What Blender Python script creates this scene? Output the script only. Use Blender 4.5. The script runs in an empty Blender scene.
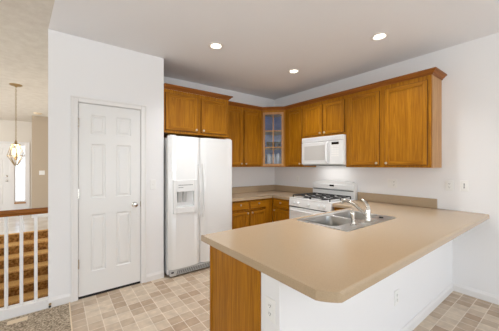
import bpy, bmesh, math, random
from mathutils import Vector, Matrix

S = bpy.context.scene
COL = S.collection
random.seed(7)

# ------------------------------------------------------------------ camera
cd = bpy.data.cameras.new('camera')
cam = bpy.data.objects.new('camera', cd)
COL.objects.link(cam)
cd.sensor_width = 36.0
cd.sensor_fit = 'HORIZONTAL'
cd.lens = 253.0 / 499.0 * 36.0
cd.clip_start = 0.05
cam.location = (0, 0, 1.42)
cam.rotation_euler = (math.radians(90), 0, math.radians(52.73 - 90))
S.camera = cam

# ------------------------------------------------------------------ light and exposure
S.view_settings.view_transform = 'Standard'
S.view_settings.look = 'None'
S.view_settings.exposure = -0.12
S.view_settings.gamma = 1.0
S.view_settings.use_curve_mapping = False

W = bpy.data.worlds.new('sky')
S.world = W
W.use_nodes = True
wn, wl = W.node_tree.nodes, W.node_tree.links
bg = wn['Background']
tc = wn.new('ShaderNodeTexCoord')
sx = wn.new('ShaderNodeSeparateXYZ')
wl.new(tc.outputs['Generated'], sx.inputs[0])
wr = wn.new('ShaderNodeValToRGB')          # snowy ground, hazy far trees, pale then blue sky
els = wr.color_ramp.elements
els[0].position = 0.0; els[0].color = (0.80, 0.80, 0.80, 1)
els[1].position = 1.0; els[1].color = (0.33, 0.52, 0.95, 1)
for p, c in ((0.49, (.85, .86, .88, 1)), (0.495, (.62, .66, .70, 1)), (0.53, (.66, .70, .74, 1)),
             (0.54, (.85, .92, 1, 1)), (0.70, (.45, .65, 1, 1))):
    e = els.new(p); e.color = c
ma = wn.new('ShaderNodeMath'); ma.operation = 'MULTIPLY_ADD'
ma.inputs[1].default_value = 0.5; ma.inputs[2].default_value = 0.5
wl.new(sx.outputs['Z'], ma.inputs[0]); wl.new(ma.outputs[0], wr.inputs[0])
wl.new(wr.outputs[0], bg.inputs['Color'])
bg.inputs['Strength'].default_value = 2.5


def area(name, loc, rot, sx_, sy_, power, color=(1, 1, 1)):
    l = bpy.data.lights.new(name, 'AREA')
    l.shape = 'RECTANGLE'; l.size = sx_; l.size_y = sy_; l.energy = power; l.color = color
    o = bpy.data.objects.new(name, l); COL.objects.link(o)
    o.location = loc; o.rotation_euler = [math.radians(a) for a in rot]
    return o


# daylight area lights added at unseen windows behind and left of the camera
# (tilted upwards to brighten the ceiling)
area('dining_window_uplight', (1.6, -3.85, 1.2), (140, 0, 0), 3.0, 2.1, 80, (0.85, 0.94, 1.0))
area('living_window_uplight', (-2.6, -3.85, 1.45), (135, 0, 0), 3.0, 1.7, 80, (0.85, 0.94, 1.0))
area('side_window_uplight', (-4.85, 0.2, 1.45), (125, 0, -90), 3.2, 1.7, 58, (0.84, 0.93, 1.0))
area('entry_window_light', (-4.85, 7.4, 1.45), (100, 0, -90), 2.6, 1.7, 140, (0.93, 0.96, 1.0))

CEIL = 2.78
XR, YB, YP = 3.59, 3.86, 3.22

# ------------------------------------------------------------------ materials


def lin(c):
    out = []
    for v in c:
        v /= 255.0
        out.append(v / 12.92 if v <= 0.04045 else ((v + 0.055) / 1.055) ** 2.4)
    return (*out, 1.0)


def mat(name, rgb, rough=0.5, metal=0.0, spec=0.5, bump=None, vary=None, emit=None, coat=0.0):
    m = bpy.data.materials.new(name); m.use_nodes = True
    n, l = m.node_tree.nodes, m.node_tree.links
    b = n['Principled BSDF']
    b.inputs['Base Color'].default_value = lin(rgb)
    b.inputs['Roughness'].default_value = rough
    b.inputs['Metallic'].default_value = metal
    b.inputs['Specular IOR Level'].default_value = spec
    b.inputs['Coat Weight'].default_value = coat
    t = n.new('ShaderNodeTexCoord')
    if vary:                                     # (scale, rgb of the other tone, detail)
        nz = n.new('ShaderNodeTexNoise'); nz.inputs['Scale'].default_value = vary[0]
        nz.inputs['Detail'].default_value = vary[2] if len(vary) > 2 else 3
        mx = n.new('ShaderNodeMix'); mx.data_type = 'RGBA'
        mx.inputs['A'].default_value = lin(rgb); mx.inputs['B'].default_value = lin(vary[1])
        rm = n.new('ShaderNodeMapRange'); rm.inputs[1].default_value = .35; rm.inputs[2].default_value = .65
        l.new(t.outputs['Object'], nz.inputs['Vector']); l.new(nz.outputs['Fac'], rm.inputs[0])
        l.new(rm.outputs[0], mx.inputs['Factor']); l.new(mx.outputs['Result'], b.inputs['Base Color'])
    if bump:                                     # (scale, strength, distance)
        nb = n.new('ShaderNodeTexNoise'); nb.inputs['Scale'].default_value = bump[0]
        nb.inputs['Detail'].default_value = 4
        bp = n.new('ShaderNodeBump'); bp.inputs['Strength'].default_value = bump[1]
        bp.inputs['Distance'].default_value = bump[2]
        l.new(t.outputs['Object'], nb.inputs['Vector']); l.new(nb.outputs['Fac'], bp.inputs['Height'])
        l.new(bp.outputs[0], b.inputs['Normal'])
    if emit:
        b.inputs['Emission Color'].default_value = lin(emit[0]); b.inputs['Emission Strength'].default_value = emit[1]
    return m


def oak(name, scale, c1, c2, rough=0.38):
    m = bpy.data.materials.new(name); m.use_nodes = True
    n, l = m.node_tree.nodes, m.node_tree.links
    b = n['Principled BSDF']; b.inputs['Roughness'].default_value = rough
    b.inputs['Specular IOR Level'].default_value = 0.22
    t = n.new('ShaderNodeTexCoord')

    def noise(k, det, dist):
        mp = n.new('ShaderNodeMapping'); mp.inputs['Scale'].default_value = [s * k for s in scale]
        nz = n.new('ShaderNodeTexNoise'); nz.inputs['Scale'].default_value = 1
        nz.inputs['Detail'].default_value = det; nz.inputs['Distortion'].default_value = dist
        l.new(t.outputs['Object'], mp.inputs[0]); l.new(mp.outputs[0], nz.inputs['Vector'])
        return nz
    a = noise(.30, 3, 1.4); f = noise(1.4, 5, .3)
    # cathedral bands from the slow noise, fine pores from the quick one
    mm = n.new('ShaderNodeMath'); mm.operation = 'MULTIPLY'; mm.inputs[1].default_value = 9
    fr = n.new('ShaderNodeMath'); fr.operation = 'PINGPONG'; fr.inputs[1].default_value = 1
    l.new(a.outputs['Fac'], mm.inputs[0]); l.new(mm.outputs[0], fr.inputs[0])
    mix = n.new('ShaderNodeMath'); mix.operation = 'MULTIPLY_ADD'; mix.inputs[1].default_value = .35
    l.new(fr.outputs[0], mix.inputs[0])
    mr = n.new('ShaderNodeMath'); mr.operation = 'MULTIPLY'; mr.inputs[1].default_value = .65
    l.new(f.outputs['Fac'], mr.inputs[0]); l.new(mr.outputs[0], mix.inputs[2])
    cr = n.new('ShaderNodeValToRGB')
    cr.color_ramp.elements[0].position = .22; cr.color_ramp.elements[0].color = lin(c2)
    cr.color_ramp.elements[1].position = .72; cr.color_ramp.elements[1].color = lin(c1)
    l.new(mix.outputs[0], cr.inputs[0]); l.new(cr.outputs[0], b.inputs['Base Color'])
    return m


OAK1, OAK2 = (180, 119, 22), (136, 82, 6)
M = {}
M['oak'] = oak('oak_upright_grain', (90, 90, 3.0), OAK1, OAK2)
M['oak_reveal_shade'] = oak('oak_shaded_reveal', (90, 90, 3.0), (100, 52, 14), (66, 34, 8))  # darker oak painting the shadow lines around doors and drawers
M['oak_side'] = oak('oak_side_veneer', (90, 90, 3.0), (196, 154, 110), (166, 120, 78), .5)
M['oak_crown'] = oak('oak_crown', (3, 3, 60), (160, 98, 40), (122, 68, 22))
M['reflect_blue'] = mat('blue_glass_reflection', (140, 176, 255), .5)  # blue of the glass reflection, put on the back panel
M['oak_h'] = oak('oak_level_grain', (3, 3, 60), OAK1, OAK2)
M['oak_rail'] = oak('oak_handrail', (2, 50, 50), (152, 94, 40), (104, 58, 20), .3)
M['oak_in'] = mat('cabinet_interior', (205, 180, 140), .5)
M['wall'] = mat('white_wall_paint', (239, 237, 236), .75, spec=.25, bump=(140, .08, .004))
M['wall_beige'] = mat('beige_wall_paint', (230, 223, 212), .8, spec=.2, bump=(140, .08, .004))
M['wall_taupe'] = mat('taupe_wall_paint', (188, 172, 152), .8, spec=.2, bump=(140, .08, .004))
M['ceil'] = mat('ceiling_paint', (240, 239, 240), .85, spec=.2, bump=(90, .10, .004))
M['ceil_tex'] = mat('knockdown_ceiling', (226, 219, 208), .9, spec=.2, bump=(18, .22, .012), vary=(9, (218, 210, 198)))
M['trim'] = mat('white_trim_paint', (236, 233, 230), .4)
M['door'] = mat('white_door_paint', (234, 232, 229), .35)
M['appl'] = mat('white_enamel', (236, 235, 233), .22, coat=.3)
M['appl_grey'] = mat('pale_grey_plastic', (196, 196, 194), .4)
M['appl_mesh'] = mat('microwave_window_mesh', (206, 203, 198), .3)
M['dark'] = mat('dark_gap', (18, 17, 16), .6)
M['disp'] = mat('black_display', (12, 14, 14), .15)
M['grey'] = mat('mid_grey_plastic', (120, 120, 118), .5)
M['iron'] = mat('black_cast_iron', (30, 30, 30), .5)
M['steel'] = mat('brushed_steel', (190, 189, 186), .33, metal=1)
M['steel_bowl'] = mat('satin_steel_bowl', (172, 171, 168), .28, metal=1)
M['chrome'] = mat('brushed_nickel', (206, 202, 194), .2, metal=1)
M['nickel'] = mat('satin_nickel_knob', (214, 205, 188), .28, metal=1)
M['brass'] = mat('aged_brass', (164, 140, 100), .4, metal=1)
M['counter'] = mat('tan_laminate', (186, 163, 134), .22, spec=.5, vary=(220, (178, 155, 126), 2))
M['carpet'] = mat('brown_grey_carpet', (214, 196, 172), .95, spec=.1, vary=(75, (120, 104, 86), 4), bump=(120, .8, .01))
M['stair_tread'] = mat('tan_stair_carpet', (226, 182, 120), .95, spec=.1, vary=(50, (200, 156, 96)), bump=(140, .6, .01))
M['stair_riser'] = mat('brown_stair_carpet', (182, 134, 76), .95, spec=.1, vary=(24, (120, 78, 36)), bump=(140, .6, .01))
M['plate'] = mat('white_switch_plate', (240, 238, 234), .4)
M['slot'] = mat('dark_slot', (60, 58, 56), .6)
M['foyer'] = mat('pale_entry_tile', (222, 214, 204), .18, vary=(3, (206, 196, 184)))
M['vent'] = mat('cream_vent', (232, 212, 182), .5)
M['bulb'] = mat('lit_lamp', (255, 248, 235), .5, emit=((255, 244, 224), 5))
M['candle_bulb'] = mat('candle_bulb', (255, 248, 236), .4, emit=((255, 246, 230), 1.6))
M['candle'] = mat('candle_sleeve', (250, 240, 220), .5, emit=((255, 236, 205), .8))
M['drywall_in'] = mat('hidden_backing', (120, 118, 116), .9)


def glass(name, tint, refl):
    m = bpy.data.materials.new(name); m.use_nodes = True
    n, l = m.node_tree.nodes, m.node_tree.links
    n.remove(n['Principled BSDF'])
    tr = n.new('ShaderNodeBsdfTransparent'); tr.inputs[0].default_value = lin(tint)
    gl = n.new('ShaderNodeBsdfGlossy'); gl.inputs['Roughness'].default_value = .02
    mx = n.new('ShaderNodeMixShader'); mx.inputs[0].default_value = refl
    l.new(tr.outputs[0], mx.inputs[1]); l.new(gl.outputs[0], mx.inputs[2])
    l.new(mx.outputs[0], n['Material Output'].inputs[0])
    return m


M['glass'] = glass('cabinet_glass', (240, 244, 250), .10)
M['sidelite'] = glass('etched_window_glass', (245, 246, 246), .06)


def vinyl():
    m = bpy.data.materials.new('vinyl_tile'); m.use_nodes = True
    n, l = m.node_tree.nodes, m.node_tree.links
    b = n['Principled BSDF']; b.inputs['Roughness'].default_value = .42
    b.inputs['Specular IOR Level'].default_value = .35
    t = n.new('ShaderNodeTexCoord')

    def brick(w, h, ox, oy):
        mp = n.new('ShaderNodeMapping'); mp.inputs['Location'].default_value = (ox, oy, 0)
        br = n.new('ShaderNodeTexBrick')
        br.offset = 0; br.squash = 1
        for k, v in (('Scale', 1), ('Mortar Size', .0036), ('Mortar Smooth', .3), ('Bias', 0), ('Brick Width', w), ('Row Height', h)):
            br.inputs[k].default_value = v
        br.inputs['Color1'].default_value = lin((217, 200, 178)); br.inputs['Color2'].default_value = lin((178, 152, 126))
        br.inputs['Mortar'].default_value = lin((228, 214, 196))
        l.new(t.outputs['Object'], mp.inputs[0]); l.new(mp.outputs[0], br.inputs['Vector'])
        return br
    A = brick(.1175, .1175, -.100 + .1175 * 60, -.089 + .1175 * 60)
    nz = n.new('ShaderNodeTexNoise'); nz.inputs['Scale'].default_value = 14; nz.inputs['Detail'].default_value = 5
    l.new(t.outputs['Object'], nz.inputs['Vector'])
    rm = n.new('ShaderNodeMapRange'); rm.inputs[1].default_value = .3; rm.inputs[2].default_value = .7
    rm.inputs[3].default_value = .86; rm.inputs[4].default_value = 1.08
    l.new(nz.outputs['Fac'], rm.inputs[0])
    vm = n.new('ShaderNodeVectorMath'); vm.operation = 'SCALE'
    l.new(A.outputs['Color'], vm.inputs[0]); l.new(rm.outputs[0], vm.inputs['Scale'])
    l.new(vm.outputs[0], b.inputs['Base Color'])
    return m


M['vinyl'] = vinyl()

# ------------------------------------------------------------------ helpers


def bm_(): return bmesh.new()


def link(name, bm, mats, parent=None, smooth=False):
    me = bpy.data.meshes.new(name)
    bmesh.ops.recalc_face_normals(bm, faces=bm.faces)
    off = Vector((0, 0, 0))
    p = parent
    while p is not None:
        off += p.location; p = p.parent
    for v in bm.verts: v.co -= off
    if smooth:
        for f in bm.faces: f.smooth = True
    bm.to_mesh(me); bm.free()
    if not isinstance(mats, (list, tuple)): mats = [mats]
    for m in mats: me.materials.append(M[m])
    if smooth:
        me.set_sharp_from_angle(angle=math.radians(38))
    o = bpy.data.objects.new(name, me); COL.objects.link(o)
    if parent: o.parent = parent
    return o


def tag(o, label=None, cat=None, group=None, kind=None):
    for k, v in (('label', label), ('category', cat), ('group', group), ('kind', kind)):
        if v: o[k] = v
    return o


def thing(name, loc, label, cat, group=None):
    o = bpy.data.objects.new(name, None); COL.objects.link(o)
    o.empty_display_size = .1; o.location = loc
    return tag(o, label, cat, group)


def struct(name, bm, mats, label=None, parent=None):
    o = link(name, bm, mats, parent)
    if not parent: o['kind'] = 'structure'
    if label: o['label'] = label
    return o


class Frame:                                     # U runs along the front, N comes out of it, Z is up
    def __init__(s, o, u, n):
        s.o = Vector((o[0], o[1], 0)); s.u = Vector((u[0], u[1], 0)).normalized(); s.n = Vector((n[0], n[1], 0)).normalized()

    def p(s, u, n, z): return s.o + s.u * u + s.n * n + Vector((0, 0, z))


WORLD = Frame((0, 0), (1, 0), (0, 1))


def box(bm, F, u0, u1, n0, n1, z0, z1, bev=0, mi=0, seg=1):
    vs = [bm.verts.new(F.p(u, n, z)) for u in (u0, u1) for n in (n0, n1) for z in (z0, z1)]
    q = [(0, 1, 3, 2), (4, 6, 7, 5), (0, 4, 5, 1), (2, 3, 7, 6), (0, 2, 6, 4), (1, 5, 7, 3)]
    fs = [bm.faces.new([vs[i] for i in f]) for f in q]
    for f in fs: f.material_index = mi
    if bev:
        es = list({e for f in fs for e in f.edges})
        bmesh.ops.bevel(bm, geom=es, offset=bev, segments=seg, affect='EDGES', profile=.5)


def wbox(bm, x0, x1, y0, y1, z0, z1, bev=0, mi=0, seg=1): box(bm, WORLD, x0, x1, y0, y1, z0, z1, bev, mi, seg)


def prism(bm, pts, z0, z1, mi=0):                # plan outline pushed up
    a = [bm.verts.new((x, y, z0)) for x, y in pts]; b = [bm.verts.new((x, y, z1)) for x, y in pts]
    k = len(pts)
    fs = [bm.faces.new(a[::-1]), bm.faces.new(b)]
    for i in range(k): fs.append(bm.faces.new([a[i], a[(i + 1) % k], b[(i + 1) % k], b[i]]))
    for f in fs: f.material_index = mi
    return fs


def extrude(bm, F, prof, u0, u1, mi=0):          # outline in (n, z) pushed along u
    a = [bm.verts.new(F.p(u0, n, z)) for n, z in prof]; b = [bm.verts.new(F.p(u1, n, z)) for n, z in prof]
    k = len(prof)
    fs = [bm.faces.new(a), bm.faces.new(b[::-1])]
    for i in range(k): fs.append(bm.faces.new([a[i], b[i], b[(i + 1) % k], a[(i + 1) % k]]))
    for f in fs: f.material_index = mi


def lathe(bm, c, axis, prof, n=20, mi=0):        # prof = (radius, distance along axis)
    ax = Vector(axis).normalized(); rot = Vector((0, 0, 1)).rotation_difference(ax)
    c = Vector(c); rings = []
    for r, h in prof:
        if r < 1e-6: rings.append([bm.verts.new(c + rot @ Vector((0, 0, h)))])
        else: rings.append([bm.verts.new(c + rot @ Vector((r * math.cos(2 * math.pi * i / n), r * math.sin(2 * math.pi * i / n), h))) for i in range(n)])
    fs = []
    for a, b in zip(rings, rings[1:]):
        for i in range(n):
            j = (i + 1) % n
            if len(a) == 1 and len(b) == 1: continue
            if len(a) == 1: fs.append(bm.faces.new([a[0], b[i], b[j]]))
            elif len(b) == 1: fs.append(bm.faces.new([a[i], a[j], b[0]]))
            else: fs.append(bm.faces.new([a[i], a[j], b[j], b[i]]))
    if len(rings[0]) > 1: fs.append(bm.faces.new(rings[0][::-1]))
    if len(rings[-1]) > 1: fs.append(bm.faces.new(rings[-1]))
    for f in fs: f.material_index = mi


def tube(bm, pts, r, n=8, mi=0, closed=False):   # r: number or one per point
    pts = [Vector(p) for p in pts]; k = len(pts)
    rs = r if isinstance(r, (list, tuple)) else [r] * k
    rings = []; up = None
    for i, p in enumerate(pts):
        if closed: t = pts[(i + 1) % k] - pts[i - 1]
        else: t = pts[min(i + 1, k - 1)] - pts[max(i - 1, 0)]
        t.normalize()
        if up is None:
            up = t.orthogonal().normalized()
        up = (up - t * up.dot(t)).normalized(); s = t.cross(up)
        rings.append([bm.verts.new(p + (up * math.cos(2 * math.pi * j / n) + s * math.sin(2 * math.pi * j / n)) * rs[i]) for j in range(n)])
    pr = list(zip(rings, rings[1:])) + ([(rings[-1], rings[0])] if closed else [])
    for a, b in pr:
        for j in range(n): bm.faces.new([a[j], a[(j + 1) % n], b[(j + 1) % n], b[j]]).material_index = mi
    if not closed: bm.faces.new(rings[0][::-1]).material_index = mi; bm.faces.new(rings[-1]).material_index = mi


def cut(o, bm):                                  # take a shape out of o
    me = bpy.data.meshes.new('c'); bmesh.ops.recalc_face_normals(bm, faces=bm.faces); bm.to_mesh(me); bm.free()
    c = bpy.data.objects.new('c', me); COL.objects.link(c)
    md = o.modifiers.new('b', 'BOOLEAN'); md.operation = 'DIFFERENCE'; md.object = c; md.solver = 'EXACT'
    dg = bpy.context.evaluated_depsgraph_get(); dg.update()
    new = bpy.data.meshes.new_from_object(o.evaluated_get(dg))
    o.modifiers.clear(); o.data = new
    bpy.data.objects.remove(c); bpy.data.meshes.remove(me)


def sweep(bm, path, prof, closed_ends=True, mi=0):  # path = plan points, outside on the right-hand side; prof = (out, z)
    P = [Vector((x, y)) for x, y in path]; nrm = []
    for a, b in zip(P, P[1:]):
        d = (b - a).normalized(); nrm.append(Vector((d.y, -d.x)))
    cols = []
    for i, p in enumerate(P):
        if i == 0: m = nrm[0]
        elif i == len(P) - 1: m = nrm[-1]
        else:
            m = nrm[i - 1] + nrm[i]; m = m / (1 + nrm[i - 1].dot(nrm[i]))
        cols.append([bm.verts.new((p.x + m.x * o, p.y + m.y * o, z)) for o, z in prof])
    k = len(prof)
    for a, b in zip(cols, cols[1:]):
        for j in range(k): bm.faces.new([a[j], b[j], b[(j + 1) % k], a[(j + 1) % k]])
    bm.faces.new(cols[0]); bm.faces.new(cols[-1][::-1])


# ------------------------------------------------------------------ the room
b = bm_(); wbox(b, .10, XR + .1, -4.1, YB + .1, -.12, 0)
struct('floor', b, 'vinyl', 'kitchen floor of small tan vinyl tiles with pale joints')
b = bm_(); wbox(b, -5.0, .10, -4.1, 3.19, -.12, .008)
struct('floor_carpet', b, 'carpet', 'speckled brown carpet beside the stair railing')
b = bm_(); wbox(b, .096, .108, -4.0, YP, 0, .010, .002)
struct('trim_3', b, 'vent', 'narrow strip where the carpet meets the kitchen vinyl')
b = bm_(); wbox(b, -5.0, -.07, 7.2, 10.6, -.12, 0); wbox(b, -5, -1.35, 3.3, 7.2, -.12, 0)
struct('floor_entry', b, 'foyer', 'pale shiny entry floor at the top of the stairs')

# ceiling with holes for the recessed lights
LIGHTS = [(1.439, 2.52), (2.705, 1.292), (2.72, 2.515), (1.439, 1.292)]
b = bm_(); prism(b, [(-.07, YP), (.62, -4.1), (XR + .1, -4.1), (XR + .1, YB + .1), (-.07, YB + .1)], CEIL, CEIL + .14)
ceil = struct('ceiling', b, 'ceil', 'smooth pale grey kitchen ceiling')
for x, y in LIGHTS:
    b = bm_(); lathe(b, (x, y, CEIL - .05), (0, 0, 1), [(.066, 0), (.066, .13)], 28); cut(ceil, b)
b = bm_(); prism(b, [(-5, -4.1), (.62, -4.1), (-.07, YP), (-.07, 10.6), (-5, 10.6)], CEIL, CEIL + .14)
struct('ceiling_entry', b, 'ceil_tex', 'textured cream ceiling over the entry and stairs')

# kitchen walls
b = bm_(); wbox(b, 1.0, XR + .1, YB, YB + .1, 0, CEIL)
struct('wall_back', b, 'wall', 'white wall behind the refrigerator and corner cabinets')
b = bm_(); wbox(b, XR, XR + .1, -4.1, YB, 0, CEIL)
struct('wall_right', b, 'wall', 'white wall with the range and the long run of cabinets')
# pantry front wall with its doorway
DX0, DX1, DZ1 = .180, .800, 2.085
b = bm_()
wbox(b, -.07, DX0 - .012, YP, YP + .11, 0, CEIL); wbox(b, DX1 + .012, 1.08, YP, YP + .11, 0, CEIL)
wbox(b, DX0 - .012, DX1 + .012, YP, YP + .11, DZ1 + .012, CEIL)
struct('wall_pantry', b, 'wall', 'white wall around the six panel door')
b = bm_(); wbox(b, .98, 1.08, YP + .11, YB, 0, CEIL)
struct('wall_pantry_side', b, 'wall')
b = bm_(); wbox(b, -.07, .03, YP + .11, 9.04, -2.9, CEIL)
struct('wall_stairwell', b, 'wall_beige')
b = bm_(); wbox(b, .03, .98, YP + .30, YP + .34, 0, CEIL)
struct('wall_pantry_back', b, 'drywall_in')
b = bm_()
wbox(b, DX0 - .012, DX0 - .002, YP + .0, YP + .11, 0, DZ1 + .012)
wbox(b, DX1 + .002, DX1 + .012, YP + .0, YP + .11, 0, DZ1 + .012)
wbox(b, DX0 - .012, DX1 + .012, YP, YP + .11, DZ1 + .004, DZ1 + .012)
struct('trim_1', b, 'trim', 'white jamb of the pantry door')
# casing
b = bm_(); cw = .062
PF = Frame((0, YP), (1, 0), (0, -1))
for u0, u1, z0, z1 in ((DX0 - cw - .004, DX0 - .004, 0, DZ1 + cw), (DX1 + .004, DX1 + cw + .004, 0, DZ1 + cw), (DX0 - .004, DX1 + .004, DZ1 + .006, DZ1 + cw)):
    box(b, PF, u0, u1, 0, .014, z0, z1, .004)
for u0, u1, z0, z1 in ((DX0 - cw - .004, DX0 - cw + .014, 0, DZ1 + cw), (DX1 + cw - .014, DX1 + cw + .004, 0, DZ1 + cw), (DX0 - cw, DX1 + cw, DZ1 + cw - .016, DZ1 + cw + .002)):
    box(b, PF, u0, u1, .012, .021, z0, z1, .003)
struct('trim_2', b, 'trim', 'white casing around the pantry door')

# knee wall behind the peninsula
KX, KY0, KY1 = .865, .895, 1.035
b = bm_(); wbox(b, KX, XR, KY0, KY1, 0, .868)
struct('wall_peninsula', b, 'wall', 'white knee wall under the overhanging peninsula counter')


def base_profile(h=.085, t=.013): return [(0, 0), (t, 0), (t, h * .72), (t * .45, h * .92), (t * .35, h), (0, h)]


def baseboard(name, F, u0, u1, h=.085):
    b = bm_(); extrude(b, F, base_profile(h), u0, u1); struct(name, b, 'trim')


baseboard('baseboard_peninsula', Frame((0, KY0), (1, 0), (0, -1)), KX, XR)
baseboard('baseboard_right', Frame((XR, 0), (0, -1), (-1, 0)), -KY0 + .013, 4.0)
baseboard('baseboard_pantry', PF, DX1 + cw + .005, 1.08)
baseboard('baseboard_landing', PF, -.07, DX0 - cw - .005, .095)

# living and entry rooms: outer walls with window openings (behind and to the left of the camera)


def wall_with_holes(name, F, u0, u1, z0, z1, t, holes, m):
    us = sorted({u0, u1, *[h[0] for h in holes], *[h[1] for h in holes]}); b = bm_()
    for a, c in zip(us, us[1:]):
        hs = [h for h in holes if h[0] <= a and h[1] >= c]
        if not hs: box(b, F, a, c, -t, 0, z0, z1)
        else:
            h = hs[0]
            if h[2] > z0: box(b, F, a, c, -t, 0, z0, h[2])
            if h[3] < z1: box(b, F, a, c, -t, 0, h[3], z1)
    return struct(name, b, m)


RF = Frame((0, -4.0), (1, 0), (0, 1))
wall_with_holes('wall_rear', RF, -5, XR, 0, CEIL, .1, [(-4.1, -1.1, .55, 2.35), (.05, 3.15, .05, 2.35)], 'wall')
LF = Frame((-5, 0), (0, 1), (1, 0))
wall_with_holes('wall_left', LF, -4.1, 10.6, 0, CEIL, .1, [(-1.4, 1.8, .55, 2.35), (6.1, 8.7, .55, 2.35)], 'wall_beige')


def window_frame(name, F, u0, u1, z0, z1, mull):
    b = bm_()
    for a, c, d, e in ((u0, u0 + .05, z0, z1), (u1 - .05, u1, z0, z1), (u0 + .05, u1 - .05, z0, z0 + .05), (u0 + .05, u1 - .05, z1 - .05, z1)):
        box(b, F, a, c, -.08, -.03, d, e)
    for k in range(1, mull + 1):
        um = u0 + (u1 - u0) * k / (mull + 1); box(b, F, um - .025, um + .025, -.08, -.03, z0 + .05, z1 - .05)
    struct(name, b, 'trim')


window_frame('window_2', RF, -4.1, -1.1, .55, 2.35, 2)
window_frame('window_3', RF, .05, 3.15, .05, 2.35, 1)
window_frame('window_4', LF, -1.4, 1.8, .55, 2.35, 2)
window_frame('window_5', LF, 6.1, 8.7, .55, 2.35, 1)

# entry: front wall with door and sidelite, short wall beside it
YD = 10.44
EF = Frame((0, YD), (1, 0), (0, -1))
SX0, SX1, SZ0, SZ1 = -1.03, -.765, .28, 2.07
FDX0, FDX1, FDZ = -2.03, -1.125, 2.08
wall_with_holes('wall_front', EF, -5, .03, 0, CEIL, .12, [(FDX0, FDX1, 0, FDZ), (SX0, SX1, SZ0, SZ1)], 'wall_beige')
b = bm_(); wbox(b, -.545, -.07, 9.04, YD, 0, CEIL)
struct('wall_entry', b, 'wall_taupe', 'short beige wall beside the entry window')
baseboard('baseboard_entry', Frame((0, 9.04), (1, 0), (0, -1)), -.545, -.07)
baseboard('baseboard_front', EF, SX0 - .08, -.545)
b = bm_()
for u0, u1, z0, z1 in ((FDX0 - .06, FDX0, 0, FDZ + .06), (FDX1, SX0, 0, FDZ + .06), (SX1, SX1 + .09, 0, SZ1 + .07),
                       (FDX0, FDX1, FDZ, FDZ + .06), (SX0, SX1, SZ1, SZ1 + .07), (SX0, SX1, 0, SZ0)):
    box(b, EF, u0, u1, 0, .022, z0, z1, .004)
struct('trim_4', b, 'trim', 'white casing of the front door and entry window')


def panel_leaf(b, F, u0, u1, n1, z0, z1, cols, rows, t=.035, dep=.009):
    """a moulded door leaf: panels sunk in the front with a raised middle"""
    us = sorted([u0, u1] + [x for c in cols for x in c]); zs = sorted([z0, z1] + [x for r in rows for x in r])
    box(b, F, u0, u1, n1 - t, n1 - dep, z0, z1)
    for a, c in zip(us, us[1:]):
        for d, e in zip(zs, zs[1:]):
            if (a, c) in cols and (d, e) in rows:
                s = .022
                # sloped sticking and raised field
                o = [(a, d), (c, d), (c, e), (a, e)]; i_ = [(a + .008, d + .008), (c - .008, d + .008), (c - .008, e - .008), (a + .008, e - .008)]
                j = [(a + s, d + s), (c - s, d + s), (c - s, e - s), (a + s, e - s)]
                k = [(a + s + .012, d + s + .012), (c - s - .012, d + s + .012), (c - s - .012, e - s - .012), (a + s + .012, e - s - .012)]
                R = [[b.verts.new(F.p(u, nn, z)) for u, z in q] for q, nn in ((o, n1), (i_, n1 - dep + .0005), (j, n1 - dep + .0005), (k, n1 - .002))]
                for q, r in zip(R, R[1:]):
                    for m in range(4): b.faces.new([q[m], q[(m + 1) % 4], r[(m + 1) % 4], r[m]])
                b.faces.new(R[-1])
            else: box(b, F, a, c, n1 - dep, n1, d, e)


# pantry door
b = bm_()
panel_leaf(b, PF, DX0 + .001, DX1 - .001, -.004, .028, DZ1, [(.292, .432), (.540, .694)],
           [(.27, .885), (1.065, 1.655), (1.765, 1.97)])
dr = struct('door_1', b, 'door', 'white six panel pantry door')


def door_knob(parent, F, u, n, z, m='chrome', sc=1.0):
    b = bm_(); c = F.p(u, n, z)
    lathe(b, c, F.n, [(.031 * sc, 0), (.031 * sc, .006), (.012 * sc, .012), (.011 * sc, .03), (.024 * sc, .042), (.028 * sc, .054), (.022 * sc, .064), (0, .068)], 20)
    return link('door_knob', b, m, parent, True)


door_knob(dr, PF, .733, -.004, .958)
for z in (1.872, 1.12, .378):
    b = bm_(); box(b, PF, DX0 - .010, DX0 + .008, -.004, .0, z - .045, z + .045)
    lathe(b, PF.p(DX0 - .001, .006, z - .05), (0, 0, 1), [(.0075, 0), (.0075, .1)], 10)
    h = link('hinge', b, 'chrome', dr)
b = bm_(); box(b, PF, DX1 + .001, DX1 + .006, -.004, .003, .925, .99)
link('strike_plate', b, 'brass', dr)
# dark strip painting the shade in the gap under the door
b = bm_(); box(b, PF, DX0, DX1, -.05, -.01, .0, .026); link('gap_shade', b, 'dark', dr)

# front door
b = bm_()
panel_leaf(b, EF, FDX0 + .004, FDX1 - .004, -.01, .01, FDZ - .004, [(-1.90, -1.64), (-1.52, -1.26)], [(.25, .85), (1.05, 1.62), (1.74, 1.95)])
fd = struct('door_2', b, 'door', 'white front door past the stairs')
door_knob(fd, EF, -1.20, -.01, .965)
b = bm_(); lathe(b, EF.p(-1.20, -.01, 1.10), EF.n, [(.03, 0), (.03, .012), (.02, .02), (0, .022)], 18)
link('deadbolt', b, 'chrome', fd, True)
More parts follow.
